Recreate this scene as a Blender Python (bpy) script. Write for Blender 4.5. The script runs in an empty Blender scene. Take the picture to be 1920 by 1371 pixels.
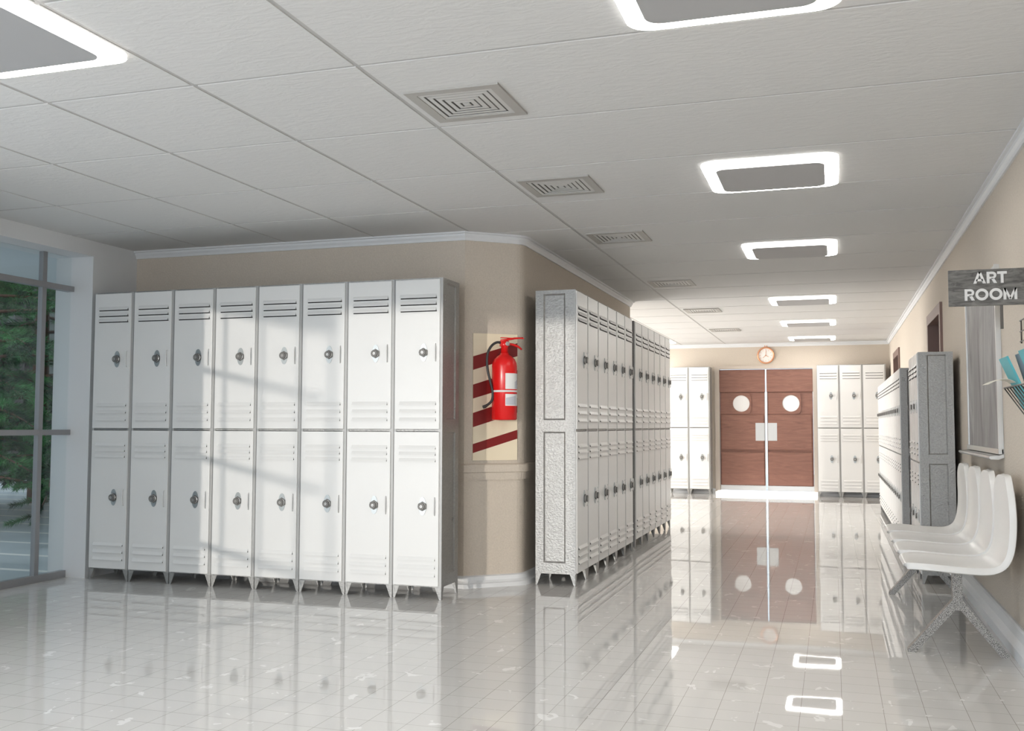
import bpy, bmesh, math, random
from mathutils import Vector, Matrix
random.seed(7)
PI = math.pi
scene = bpy.context.scene
COL = scene.collection

# ------------------------------------------------------------------ camera
cam_d = bpy.data.cameras.new('camera')
cam = bpy.data.objects.new('camera', cam_d)
COL.objects.link(cam)
cam_d.sensor_width = 36.0
cam_d.lens = 1871.5 * 36.0 / 1920.0
cam_d.clip_end = 200
cam.matrix_world = (Matrix.Translation((0, 0, 1.2)) @ Matrix.Rotation(.3114, 4, 'Z')
                    @ Matrix.Rotation(PI / 2 + .0595, 4, 'X') @ Matrix.Rotation(.0022, 4, 'Z'))
scene.camera = cam

# ------------------------------------------------------------------ world, sun, daylight at the windows, added rear fill
world = bpy.data.worlds.new('world')
scene.world = world
world.use_nodes = True
bg = world.node_tree.nodes['Background']
bg.inputs[0].default_value = (.74, .87, 1.0, 1)
bg.inputs[1].default_value = 2.6

sun_d = bpy.data.lights.new('sun', 'SUN')
sun_d.energy = 1.75
sun_d.angle = math.radians(.7)
sun_d.color = (1.0, .93, .84)
sun = bpy.data.objects.new('sun', sun_d)
COL.objects.link(sun)
sun.rotation_euler = Vector((.15, 1.0, -.034)).to_track_quat('-Z', 'Y').to_euler()

def area(name, loc, direction, sx, sy, energy, color):
    d = bpy.data.lights.new(name, 'AREA')
    d.shape = 'RECTANGLE'; d.size = sx; d.size_y = sy; d.energy = energy; d.color = color
    o = bpy.data.objects.new(name, d); COL.objects.link(o)
    o.location = loc
    o.rotation_euler = Vector(direction).to_track_quat('-Z', 'Y').to_euler()
    return o
area('daylight_side_windows', (-5.3, 0, 1.2), (1, 0, -.3), 7.4, 2.2, 92, (.90, .95, 1.0))
area('daylight_entrance', (-4.1, -4.1, 1.2), (0, 1, 0), 1.7, 2.3, 30, (.88, .94, 1.0))
area('rear_fill_lamp', (-1.2, -3.75, 1.6), (0, 1, -.1), 3.6, 1.3, 230, (.86, .93, 1.0))  # fill lamp for the locker fronts, outside an added unseen opening
area('daylight_far_hall', (-7.6, 14.9, 1.3), (1, 0, -.3), 5.6, 2.3, 800, (1.0, .985, .96))

scene.view_settings.view_transform = 'Standard'
scene.view_settings.look = 'None'
scene.view_settings.gamma = 1
scene.view_settings.use_curve_mapping = False
scene.view_settings.exposure = -0.5

# ------------------------------------------------------------------ materials
def srgb(r, g, b):
    f = lambda c: (c / 255 / 12.92) if c / 255 <= .04045 else ((c / 255 + .055) / 1.055) ** 2.4
    return (f(r), f(g), f(b), 1)

def new_mat(name):
    m = bpy.data.materials.new(name); m.use_nodes = True
    nt = m.node_tree; b = nt.nodes['Principled BSDF']
    return m, nt, b

def N(nt, typ, **kw):
    n = nt.nodes.new(typ)
    for k, v in kw.items():
        if k.startswith('_'): setattr(n, k[1:], v)
        else: n.inputs[k.replace('__', ' ')].default_value = v
    return n

def simple(name, col, rough=.5, metal=0., bump=0., bscale=60., stretch=None, var=0., spec=.5):
    m, nt, b = new_mat(name)
    b.inputs['Base Color'].default_value = col if len(col) == 4 else (*col, 1)
    b.inputs['Roughness'].default_value = rough
    b.inputs['Metallic'].default_value = metal
    b.inputs['Specular IOR Level'].default_value = spec
    if bump or var:
        tc = N(nt, 'ShaderNodeTexCoord')
        mp = N(nt, 'ShaderNodeMapping')
        if stretch: mp.inputs['Scale'].default_value = stretch
        nt.links.new(tc.outputs['Object'], mp.inputs['Vector'])
        no = N(nt, 'ShaderNodeTexNoise', Scale=bscale, Detail=4.0)
        nt.links.new(mp.outputs[0], no.inputs['Vector'])
        if bump:
            bp = N(nt, 'ShaderNodeBump', Strength=bump, Distance=.01)
            nt.links.new(no.outputs['Fac'], bp.inputs['Height'])
            nt.links.new(bp.outputs[0], b.inputs['Normal'])
        if var:
            mx = N(nt, 'ShaderNodeMix', _data_type='RGBA')
            c = col if len(col) == 4 else (*col, 1)
            mx.inputs[6].default_value = tuple(x * (1 - var) for x in c[:3]) + (1,)
            mx.inputs[7].default_value = tuple(min(1, x * (1 + var)) for x in c[:3]) + (1,)
            nt.links.new(no.outputs['Fac'], mx.inputs[0])
            nt.links.new(mx.outputs[2], b.inputs['Base Color'])
    return m

M = {}
M['wall'] = simple('beige_textured_wall', (.60, .53, .45), .85, bump=.35, bscale=90, var=.12)
M['white_trim'] = simple('white_trim_paint', (.74, .75, .76), .45)
M['wall_white'] = simple('white_wall_paint', (.72, .73, .74), .6)
M['enamel'] = simple('white_locker_enamel', (.74, .74, .73), .32, bump=.05, bscale=14)
M['frame_grey'] = simple('locker_frame_grey', (.42, .42, .415), .45, .15)
M['slot'] = simple('louvre_opening', (.012, .011, .011), .8)
M['steel'] = simple('brushed_steel', (.60, .60, .59), .3, 1., bump=.08, bscale=40, stretch=(1, 1, 12))
M['plate_metal'] = simple('lock_plate_metal', (.42, .45, .46), .38, .8)
M['dial'] = simple('dial_dark_metal', (.16, .155, .148), .45, .35)
M['dial_ring'] = simple('dial_light_ring', (.55, .54, .52), .3, .8)
M['alu'] = simple('window_frame_metal', (.36, .36, .37), .45, .5, bump=.05, bscale=80)
M['diffuser'] = None
M['lamp_plate'] = simple('lamp_grey_plate', (.44, .44, .445), .5)
M['vent'] = simple('vent_grey_metal', (.62, .61, .59), .5, .1)
M['vent_frame'] = simple('vent_frame_metal', (.44, .425, .40), .5, .1)
M['vent_dark'] = simple('vent_gap', (.16, .155, .15), .7)
M['seat'] = simple('moulded_white_seat', (.78, .765, .74), .33)
M['red'] = simple('extinguisher_red', (.72, .012, .012), .25)
M['rubber'] = simple('black_hose', (.03, .03, .032), .45)
M['label'] = simple('label_white', (.80, .80, .80), .5)
M['label_grey'] = simple('label_grey', (.55, .56, .62), .5)
M['gauge'] = simple('gauge_metal', (.5, .5, .5), .3, .8)
M['cream'] = simple('cream_panel', (.83, .73, .55), .55)
M['dark_red'] = simple('dark_red_stripe', (.21, .006, .006), .5)
M['frame_brown'] = simple('brown_door_frame', (.20, .125, .105), .5)
M['door_dark'] = simple('dark_brown_door', (.085, .035, .025), .5)
M['frame_beige'] = simple('beige_door_frame', (.60, .53, .46), .5)
M['copper'] = simple('copper_rim', (.75, .38, .22), .35, .7)
M['clock_face'] = simple('clock_face', (.85, .83, .80), .5)
M['push_plate'] = simple('push_plate', (.56, .57, .57), .35, .4)
M['window_disc'] = simple('frosted_round_window', (.86, .86, .86), .25)
M['letter'] = simple('letter_white', (.78, .77, .75), .5)
M['teal'] = simple('teal_folder', (.10, .42, .46), .5)
M['slate_folder'] = simple('slate_folder', (.20, .26, .31), .5)
M['paper'] = simple('cream_paper', (.74, .70, .60), .7)
M['wire'] = simple('dark_bar_metal', (.12, .11, .10), .4, .8)
M['bark'] = simple('pine_bark', (.10, .055, .035), .9, bump=.5, bscale=20)
M['hedge_wall'] = simple('dark_slate_facade', (.035, .045, .042), .8, bump=.2, bscale=6)
M['soffit'] = simple('soffit_paint', (.66, .70, .72), .8, bump=.15, bscale=12, stretch=(1, 8, 1))

def mat_galv():
    m, nt, b = new_mat('hammered_galvanised_steel')
    b.inputs['Base Color'].default_value = (.50, .50, .488, 1)
    b.inputs['Metallic'].default_value = .6
    tc = N(nt, 'ShaderNodeTexCoord')
    mp = N(nt, 'ShaderNodeMapping'); mp.inputs['Scale'].default_value = (1, 1, 1.4)
    nt.links.new(tc.outputs['Object'], mp.inputs['Vector'])
    n1 = N(nt, 'ShaderNodeTexNoise', Scale=55., Detail=5., Roughness=.6)
    n2 = N(nt, 'ShaderNodeTexNoise', Scale=6., Detail=2.)
    nt.links.new(mp.outputs[0], n1.inputs['Vector']); nt.links.new(mp.outputs[0], n2.inputs['Vector'])
    cr = N(nt, 'ShaderNodeValToRGB')
    cr.color_ramp.elements[0].color = (.30, .298, .29, 1); cr.color_ramp.elements[0].position = .3
    cr.color_ramp.elements[1].color = (.38, .378, .368, 1); cr.color_ramp.elements[1].position = .7
    nt.links.new(n1.outputs['Fac'], cr.inputs[0]); nt.links.new(cr.outputs[0], b.inputs['Base Color'])
    bp = N(nt, 'ShaderNodeBump', Strength=.42, Distance=.012)
    nt.links.new(n1.outputs['Fac'], bp.inputs['Height']); nt.links.new(bp.outputs[0], b.inputs['Normal'])
    mr = N(nt, 'ShaderNodeMapRange'); mr.inputs[3].default_value = .22; mr.inputs[4].default_value = .42
    nt.links.new(n2.outputs['Fac'], mr.inputs[0]); nt.links.new(mr.outputs[0], b.inputs['Roughness'])
    return m
M['galv'] = mat_galv()

def mat_hammer():
    m, nt, b = new_mat('hammered_silver_leg')
    b.inputs['Metallic'].default_value = .9; b.inputs['Roughness'].default_value = .35
    tc = N(nt, 'ShaderNodeTexCoord')
    v = N(nt, 'ShaderNodeTexVoronoi', Scale=300.)
    nt.links.new(tc.outputs['Object'], v.inputs['Vector'])
    cr = N(nt, 'ShaderNodeValToRGB')
    cr.color_ramp.elements[0].color = (.66, .64, .61, 1); cr.color_ramp.elements[0].position = .2
    cr.color_ramp.elements[1].color = (.14, .135, .13, 1); cr.color_ramp.elements[1].position = .65
    nt.links.new(v.outputs['Distance'], cr.inputs[0]); nt.links.new(cr.outputs[0], b.inputs['Base Color'])
    bp = N(nt, 'ShaderNodeBump', Strength=.5, Distance=.004)
    nt.links.new(v.outputs['Distance'], bp.inputs['Height']); nt.links.new(bp.outputs[0], b.inputs['Normal'])
    return m
M['hammer'] = mat_hammer()

def mat_emit(name, col, s):
    m, nt, b = new_mat(name)
    b.inputs['Base Color'].default_value = (.8, .8, .8, 1)
    b.inputs['Emission Color'].default_value = (*col, 1)
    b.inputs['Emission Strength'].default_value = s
    return m
M['diffuser'] = mat_emit('lit_diffuser', (1.0, .97, .92), 1.7)
M['diffuser_face'] = mat_emit('lit_diffuser_face', (1.0, .965, .91), 30.0)
M['spill_glow'] = mat_emit('light_spill_glow', (1.0, .985, .96), 1.25)  # emission stands in for spilled light on the step

def mat_glass():
    m = bpy.data.materials.new('clear_window_glass'); m.use_nodes = True
    nt = m.node_tree
    for n in list(nt.nodes): nt.nodes.remove(n)
    out = N(nt, 'ShaderNodeOutputMaterial')
    tr = N(nt, 'ShaderNodeBsdfTransparent', Color=(.97, .985, .98, 1))
    gl = N(nt, 'ShaderNodeBsdfGlossy', Roughness=.01)
    lw = N(nt, 'ShaderNodeLayerWeight', Blend=.5)
    pw = N(nt, 'ShaderNodeMath', _operation='POWER'); pw.inputs[1].default_value = 5.
    nt.links.new(lw.outputs['Facing'], pw.inputs[0])
    fr = N(nt, 'ShaderNodeMath', _operation='MULTIPLY_ADD'); fr.inputs[1].default_value = .9; fr.inputs[2].default_value = .045
    nt.links.new(pw.outputs[0], fr.inputs[0])
    mx = N(nt, 'ShaderNodeMixShader')
    nt.links.new(fr.outputs[0], mx.inputs[0]); nt.links.new(tr.outputs[0], mx.inputs[1]); nt.links.new(gl.outputs[0], mx.inputs[2])
    nt.links.new(mx.outputs[0], out.inputs[0])
    return m
M['glass'] = mat_glass()

def mat_floor():
    m, nt, b = new_mat('polished_tile_floor')
    tc = N(nt, 'ShaderNodeTexCoord')
    mp = N(nt, 'ShaderNodeMapping'); mp.inputs['Location'].default_value = (.652, .055, 0)
    nt.links.new(tc.outputs['Object'], mp.inputs['Vector'])
    br = N(nt, 'ShaderNodeTexBrick', _offset=0.0, _squash=1.0)
    br.inputs['Color1'].default_value = (.66, .645, .625, 1); br.inputs['Color2'].default_value = (.64, .627, .605, 1)
    br.inputs['Mortar'].default_value = (.30, .27, .24, 1)
    br.inputs['Scale'].default_value = 1.0
    br.inputs['Mortar Size'].default_value = .0011; br.inputs['Mortar Smooth'].default_value = .2
    br.inputs['Brick Width'].default_value = .1665; br.inputs['Row Height'].default_value = .1525
    nt.links.new(mp.outputs[0], br.inputs['Vector'])
    # pale irregular marble flecks
    mp2 = N(nt, 'ShaderNodeMapping'); mp2.inputs['Scale'].default_value = (1.0, .8, 1)
    nt.links.new(tc.outputs['Object'], mp2.inputs['Vector'])
    n1 = N(nt, 'ShaderNodeTexNoise', Scale=9., Detail=3., Roughness=.6, Distortion=.6)
    nt.links.new(mp2.outputs[0], n1.inputs['Vector'])
    r1 = N(nt, 'ShaderNodeValToRGB'); r1.color_ramp.elements[0].position = .645; r1.color_ramp.elements[1].position = .66
    nt.links.new(n1.outputs['Fac'], r1.inputs[0])
    mx = N(nt, 'ShaderNodeMix', _data_type='RGBA'); mx.inputs[7].default_value = (.80, .79, .77, 1)
    nt.links.new(r1.outputs[0], mx.inputs[0]); nt.links.new(br.outputs['Color'], mx.inputs[6])
    nt.links.new(mx.outputs[2], b.inputs['Base Color'])
    b.inputs['Roughness'].default_value = .02
    b.inputs['IOR'].default_value = 1.45
    n3 = N(nt, 'ShaderNodeTexNoise', Scale=1.6, Detail=1.)
    nt.links.new(tc.outputs['Object'], n3.inputs['Vector'])
    bp = N(nt, 'ShaderNodeBump', Strength=.012, Distance=.05)
    nt.links.new(n3.outputs['Fac'], bp.inputs['Height']); nt.links.new(bp.outputs[0], b.inputs['Normal'])
    return m
M['floor'] = mat_floor()

def mat_ceiling():
    m, nt, b = new_mat('textured_ceiling_tile')
    b.inputs['Base Color'].default_value = (.70, .695, .685, 1); b.inputs['Roughness'].default_value = .8
    tc = N(nt, 'ShaderNodeTexCoord')
    mp = N(nt, 'ShaderNodeMapping'); mp.inputs['Scale'].default_value = (9, 26, 9)
    nt.links.new(tc.outputs['Object'], mp.inputs['Vector'])
    n1 = N(nt, 'ShaderNodeTexNoise', Scale=1., Detail=5., Roughness=.6, Distortion=1.2)
    nt.links.new(mp.outputs[0], n1.inputs['Vector'])
    bp = N(nt, 'ShaderNodeBump', Strength=.30, Distance=.012)
    nt.links.new(n1.outputs['Fac'], bp.inputs['Height']); nt.links.new(bp.outputs[0], b.inputs['Normal'])
    return m
M['ceiling'] = mat_ceiling()
M['groove_shade'] = simple('ceiling_groove_shade', (.50, .49, .48), .6)  # darker grey stands in for shade in the tile grooves

def mat_wood(name, c1, c2, scale, dist=3., rough=.4):
    m, nt, b = new_mat(name)
    tc = N(nt, 'ShaderNodeTexCoord')
    mp = N(nt, 'ShaderNodeMapping'); mp.inputs['Scale'].default_value = scale
    nt.links.new(tc.outputs['Object'], mp.inputs['Vector'])
    n0 = N(nt, 'ShaderNodeTexNoise', Scale=1.2, Detail=3., Distortion=dist)
    nt.links.new(mp.outputs[0], n0.inputs['Vector'])
    w = N(nt, 'ShaderNodeTexWave', Scale=1.6, Distortion=6., Detail=3., _bands_direction='Z'); w.inputs['Detail Scale'].default_value = 1.4
    nt.links.new(mp.outputs[0], w.inputs['Vector'])
    mm = N(nt, 'ShaderNodeMath', _operation='MULTIPLY'); nt.links.new(n0.outputs['Fac'], mm.inputs[0]); nt.links.new(w.outputs['Fac'], mm.inputs[1])
    cr = N(nt, 'ShaderNodeValToRGB')
    cr.color_ramp.elements[0].color = c1; cr.color_ramp.elements[0].position = .08
    cr.color_ramp.elements[1].color = c2; cr.color_ramp.elements[1].position = .5
    nt.links.new(mm.outputs[0], cr.inputs[0]); nt.links.new(cr.outputs[0], b.inputs['Base Color'])
    b.inputs['Roughness'].default_value = rough
    return m
M['wood'] = None
def mat_streak(name, c1, c2, scale, dist, rough, lo=.35, hi=.65):
    m, nt, b = new_mat(name)
    tc = N(nt, 'ShaderNodeTexCoord')
    mp = N(nt, 'ShaderNodeMapping'); mp.inputs['Scale'].default_value = scale
    nt.links.new(tc.outputs['Object'], mp.inputs['Vector'])
    n0 = N(nt, 'ShaderNodeTexNoise', Scale=1., Detail=6., Roughness=.6, Distortion=dist)
    nt.links.new(mp.outputs[0], n0.inputs['Vector'])
    cr = N(nt, 'ShaderNodeValToRGB')
    cr.color_ramp.elements[0].color = c1; cr.color_ramp.elements[0].position = lo
    cr.color_ramp.elements[1].color = c2; cr.color_ramp.elements[1].position = hi
    nt.links.new(n0.outputs['Fac'], cr.inputs[0]); nt.links.new(cr.outputs[0], b.inputs['Base Color'])
    b.inputs['Roughness'].default_value = rough
    return m
M['wood'] = mat_streak('reddish_door_wood', (.20, .092, .066, 1), (.30, .142, .104, 1), (1.6, 1, 13), 2.2, .4, .3, .7)
M['grey_wood'] = mat_streak('grey_marbled_board', (.14, .13, .132, 1), (.34, .335, .335, 1), (1, 3.6, 1.1), 1.6, .5)
M['sign_wood'] = mat_streak('dark_grey_sign_board', (.08, .075, .068, 1), (.21, .20, .185, 1), (14, 2, 60), 1., .5)

def mat_needles(name, c1, c2):
    m, nt, b = new_mat(name)
    tc = N(nt, 'ShaderNodeTexCoord'); n = N(nt, 'ShaderNodeTexNoise', Scale=2.2, Detail=2.)
    nt.links.new(tc.outputs['Object'], n.inputs['Vector'])
    cr = N(nt, 'ShaderNodeValToRGB'); cr.color_ramp.elements[0].color = c1; cr.color_ramp.elements[0].position = .4
    cr.color_ramp.elements[1].color = c2; cr.color_ramp.elements[1].position = .65
    nt.links.new(n.outputs['Fac'], cr.inputs[0]); nt.links.new(cr.outputs[0], b.inputs['Base Color'])
    b.inputs['Roughness'].default_value = .6
    return m
M['needles'] = mat_needles('pine_needles', (.008, .045, .018, 1), (.07, .27, .075, 1))

def mat_paving():
    m, nt, b = new_mat('outdoor_paving')
    tc = N(nt, 'ShaderNodeTexCoord')
    sep = N(nt, 'ShaderNodeSeparateXYZ'); nt.links.new(tc.outputs['Object'], sep.inputs[0])
    a = N(nt, 'ShaderNodeMath', _operation='ADD'); a.inputs[1].default_value = .29 + 40 * .78
    nt.links.new(sep.outputs['Y'], a.inputs[0])
    md = N(nt, 'ShaderNodeMath', _operation='MODULO'); md.inputs[1].default_value = .78
    nt.links.new(a.outputs[0], md.inputs[0])
    lt = N(nt, 'ShaderNodeMath', _operation='LESS_THAN'); lt.inputs[1].default_value = .085
    nt.links.new(md.outputs[0], lt.inputs[0])
    n = N(nt, 'ShaderNodeTexNoise', Scale=1.5, Detail=4.); nt.links.new(tc.outputs['Object'], n.inputs['Vector'])
    cr = N(nt, 'ShaderNodeValToRGB'); cr.color_ramp.elements[0].color = (.36, .40, .41, 1); cr.color_ramp.elements[1].color = (.60, .64, .66, 1)
    nt.links.new(n.outputs['Fac'], cr.inputs[0])
    mx = N(nt, 'ShaderNodeMix', _data_type='RGBA'); mx.inputs[7].default_value = (.85, .83, .78, 1)
    nt.links.new(lt.outputs[0], mx.inputs[0]); nt.links.new(cr.outputs[0], mx.inputs[6])
    nt.links.new(mx.outputs[2], b.inputs['Base Color']); b.inputs['Roughness'].default_value = .35
    return m
M['paving'] = mat_paving()

# ------------------------------------------------------------------ mesh builder
class B:
    def __init__(s, *mats):
        s.bm = bmesh.new(); s.mats = list(mats); s.T = Matrix.Identity(4)
    def v(s, p): return s.bm.verts.new(s.T @ Vector(p))
    def face(s, vs, mi=0, smooth=False):
        try:
            f = s.bm.faces.new(vs); f.material_index = mi; f.smooth = smooth; return f
        except ValueError: return None
    def box(s, x0, x1, y0, y1, z0, z1, mi=0, bev=0.):
        bm = s.bm
        vs = [s.v((x, y, z)) for z in (z0, z1) for y in (y0, y1) for x in (x0, x1)]
        fs = [s.face([vs[i] for i in q], mi) for q in ((0, 2, 3, 1), (4, 5, 7, 6), (0, 1, 5, 4), (2, 6, 7, 3), (0, 4, 6, 2), (1, 3, 7, 5))]
        if bev:
            es = list({e for f in fs for e in f.edges})
            r = bmesh.ops.bevel(bm, geom=es, offset=bev, segments=2, affect='EDGES', profile=.6)
            for f in r['faces']: f.material_index = mi
        return fs
    def prism(s, pts, n0, n1, axis='z', mi=0, smooth=False):
        """pts: 2D outline; extruded between n0 and n1 along axis"""
        def P(a, b, c):
            return {'z': (a, b, c), 'y': (a, c, b), 'x': (c, a, b)}[axis]
        lo = [s.v(P(a, b, n0)) for a, b in pts]; hi = [s.v(P(a, b, n1)) for a, b in pts]
        s.face(list(reversed(lo)), mi); s.face(hi, mi)
        k = len(pts)
        for i in range(k): s.face([lo[i], lo[(i + 1) % k], hi[(i + 1) % k], hi[i]], mi, smooth)
    def ring(s, outer, inner, n0, n1, axis='z', mi=0):
        """annular prism between outlines with equal counts"""
        def P(a, b, c):
            return {'z': (a, b, c), 'y': (a, c, b), 'x': (c, a, b)}[axis]
        k = len(outer)
        ol = [s.v(P(a, b, n0)) for a, b in outer]; oh = [s.v(P(a, b, n1)) for a, b in outer]
        il = [s.v(P(a, b, n0)) for a, b in inner]; ih = [s.v(P(a, b, n1)) for a, b in inner]
        for i in range(k):
            j = (i + 1) % k
            s.face([ol[i], ol[j], oh[j], oh[i]], mi); s.face([il[j], il[i], ih[i], ih[j]], mi)
            s.face([ol[j], ol[i], il[i], il[j]], mi); s.face([oh[i], oh[j], ih[j], ih[i]], mi)
    def sweep(s, path, prof, mi=0, closed_prof=False, smooth=False, up=(0, 0, 1)):
        """sweep a 2-D profile (offset outward = right side of path, z) along a horizontal path with mitred corners"""
        n = len(path); rows = []
        for i, p in enumerate(path):
            p = Vector(p)
            d0 = (p - Vector(path[i - 1])).normalized() if i else None
            d1 = (Vector(path[i + 1]) - p).normalized() if i < n - 1 else None
            d0 = d0 or d1; d1 = d1 or d0
            n0 = Vector((d0.y, -d0.x)); n1 = Vector((d1.y, -d1.x))
            m = (n0 + n1).normalized(); m = m / max(.2, m.dot(n0))
            rows.append([s.v((p.x + m.x * a, p.y + m.y * a, z)) for a, z in prof])
        k = len(prof)
        for i in range(n - 1):
            for j in range(k if closed_prof else k - 1):
                s.face([rows[i][j], rows[i + 1][j], rows[i + 1][(j + 1) % k], rows[i][(j + 1) % k]], mi, smooth)
        if closed_prof:
            s.face(rows[0], mi); s.face(list(reversed(rows[-1])), mi)
    def tube(s, pts, r, seg=8, mi=0, cap=True, smooth=True):
        pts = [Vector(p) for p in pts]; rows = []
        rr = r if isinstance(r, (list, tuple)) else [r] * len(pts)
        ref = Vector((0, 0, 1))
        for i, p in enumerate(pts):
            t = ((pts[min(i + 1, len(pts) - 1)] - pts[max(i - 1, 0)])).normalized()
            if abs(t.dot(ref)) > .95: ref = Vector((1, 0, 0))
            a = t.cross(ref).normalized(); b = t.cross(a).normalized()
            ref = a.cross(t)
            rows.append([s.v(p + a * math.cos(2 * PI * k / seg) * rr[i] + b * math.sin(2 * PI * k / seg) * rr[i]) for k in range(seg)])
        for i in range(len(rows) - 1):
            for k in range(seg):
                s.face([rows[i][k], rows[i][(k + 1) % seg], rows[i + 1][(k + 1) % seg], rows[i + 1][k]], mi, smooth)
        if cap:
            s.face(list(reversed(rows[0])), mi); s.face(rows[-1], mi)
    def lathe(s, prof, seg=24, axis='z', mi=0, smooth=True, mif=None):
        rows = []
        for r, z in prof:
            row = []
            for k in range(seg):
                a = 2 * PI * k / seg; c, q = r * math.cos(a), r * math.sin(a)
                row.append(s.v({'z': (c, q, z), 'y': (c, z, q), 'x': (z, c, q)}[axis]))
            rows.append(row)
        for i in range(len(rows) - 1):
            for k in range(seg):
                s.face([rows[i][k], rows[i][(k + 1) % seg], rows[i + 1][(k + 1) % seg], rows[i + 1][k]], mi if mif is None else mif[i], smooth)
        s.face(list(reversed(rows[0])), mi if mif is None else mif[0]); s.face(rows[-1], mi if mif is None else mif[-1])
    def make(s, name, parent=None, loc=None, recalc=True):
        if recalc: bmesh.ops.recalc_face_normals(s.bm, faces=s.bm.faces)
        me = bpy.data.meshes.new(name); s.bm.to_mesh(me); s.bm.free()
        for m in s.mats: me.materials.append(M[m])
        o = bpy.data.objects.new(name, me); COL.objects.link(o)
        if parent: o.parent = parent
        if loc: o.location = loc
        return o

def rrect(cx, cy, w, h, r, n=6):
    pts = []
    for sx, sy, a0 in ((1, 1, 0), (-1, 1, PI / 2), (-1, -1, PI), (1, -1, 3 * PI / 2)):
        for k in range(n + 1):
            a = a0 + PI / 2 * k / n
            pts.append((cx + sx * (w / 2 - r) + r * math.cos(a), cy + sy * (h / 2 - r) + r * math.sin(a)))
    return pts
def circ(cx, cy, r, n=32): return [(cx + r * math.cos(2 * PI * k / n), cy + r * math.sin(2 * PI * k / n)) for k in range(n)]

def empty(name, loc=(0, 0, 0), rz=0., s=1.):
    o = bpy.data.objects.new(name, None); COL.objects.link(o)
    o.location = loc; o.rotation_euler = (0, 0, rz); o.scale = (s, s, s); o.empty_display_size = .1
    return o
def tag(o, label, cat, group=None):
    o['label'] = label; o['category'] = cat
    if group: o['group'] = group
    return o
def struct(o): o['kind'] = 'structure'; return o
KIDS = {}
def dup(root, loc, rz=None, s=None):
    def cp(o, par):
        c = o.copy(); COL.objects.link(c); c.parent = par
        for ch in [x for x in o.children]: cp(ch, c)
        return c
    r = cp(root, None); r.location = loc
    if rz is not None: r.rotation_euler = (0, 0, rz)
    if s is not None: r.scale = (s, s, s)
    return r

# ------------------------------------------------------------------ the setting
ZC = 2.65
XR = .92                       # right wall face
XL = -5.57                     # window wall face
C1 = (-2.62, 6.98); C2 = (-2.26, 7.28)
YE = 18.1                      # end wall face
YW = 11.55                     # where the centre wall ends

b = B('floor'); b.box(-5.93, 1.1, -3.7, 18.3, -.1, 0); b.box(-8.2, -5.93, 11.35, 18.3, -.1, 0); struct(b.make('floor'))

# ceiling: tiles with gaps, groove shade put into the slab colour
b = B('ceiling', 'groove_shade')
b.box(-5.93, 1.1, -3.7, 18.3, ZC + .004, ZC + .12, 1); b.box(-8.2, -5.93, 11.35, 18.3, ZC + .004, ZC + .12, 1)
G = .011
xs = [-8.2] + [-1.815 - .7725 * k for k in range(8, -1, -1)] + [1.1]
ys = [-3.7] + [3.58 + .876 * k for k in range(-8, 17)] + [18.3]
xs = [x for i, x in enumerate(xs) if i == 0 or x > -8.1]
for i in range(len(xs) - 1):
    for j in range(len(ys) - 1):
        if xs[i + 1] < -5.6 and ys[j] < 11.4: continue
        b.box(xs[i] + G, xs[i + 1] - G, ys[j] + G, ys[j + 1] - G, ZC, ZC + .0045)
struct(b.make('ceiling'))

# right wall with two door openings
b = B('wall')
D1 = (9.50, 10.62, 2.20); D2 = (15.35, 16.55, 2.24)
ycur = -3.7
for y0, y1, zt in (D1, D2):
    b.box(XR, XR + .2, ycur, y0, 0, ZC + .02); b.box(XR, XR + .2, y0, y1, zt, ZC + .02); ycur = y1
b.box(XR, XR + .2, ycur, 18.3, 0, ZC + .02)
struct(b.make('wall_right'))
# end wall
b = B('wall')
DX0, DX1, DZ = -1.965, -.305, 2.215
b.box(-8.2, DX0, YE, YE + .2, 0, ZC + .02); b.box(DX1, XR, YE, YE + .2, 0, ZC + .02); b.box(DX0, DX1, YE, YE + .2, DZ, ZC + .02)
struct(b.make('wall_end'))
# centre wall block with a chamfered, slightly rounded corner
def rounded_corner(p, q, r, rad=.10, n=5):
    p, q, r = Vector(p), Vector(q), Vector(r)
    a = (p - q).normalized() * rad + q; c = (r - q).normalized() * rad + q
    return [tuple((1 - t) ** 2 * a + 2 * t * (1 - t) * q + t * t * c) for t in [k / n for k in range(n + 1)]]
face_path = [(XL - .05, C1[1]), C1] + rounded_corner(C1, C2, (C2[0], YW), .07) + [(C2[0], YW), (-8.2, YW)]
b = B('wall')
b.prism(face_path + [(-8.2, YW - .2), (-5.93, YW - .2), (-5.93, C1[1])], 0, ZC + .02)
struct(b.make('wall_center'))
CROWN = [(0, ZC - .062), (.012, ZC - .062), (.016, ZC - .045), (.026, ZC - .03), (.028, ZC - .014), (.045, ZC - .012), (.045, ZC), (0, ZC)]
def flip(path): return list(reversed(path))
fp = face_path[:]; fp[0] = (XL, C1[1])
b = B('white_trim'); b.sweep(fp, CROWN, closed_prof=True); struct(b.make('trim_1'))
BASE = [(0, 0), (.055, 0), (.055, .03), (.04, .036), (.026, .05), (.022, .078), (0, .085)]
b = B('white_trim'); b.sweep(fp, BASE, closed_prof=True); struct(b.make('baseboard_center'))
RAIL = [(0, .79), (.014, .79), (.016, .845), (.028, .848), (.03, .90), (.02, .908), (0, .91)]
b = B('wall'); b.sweep(fp[:-1], RAIL, closed_prof=True); struct(b.make('trim_2'))
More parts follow.
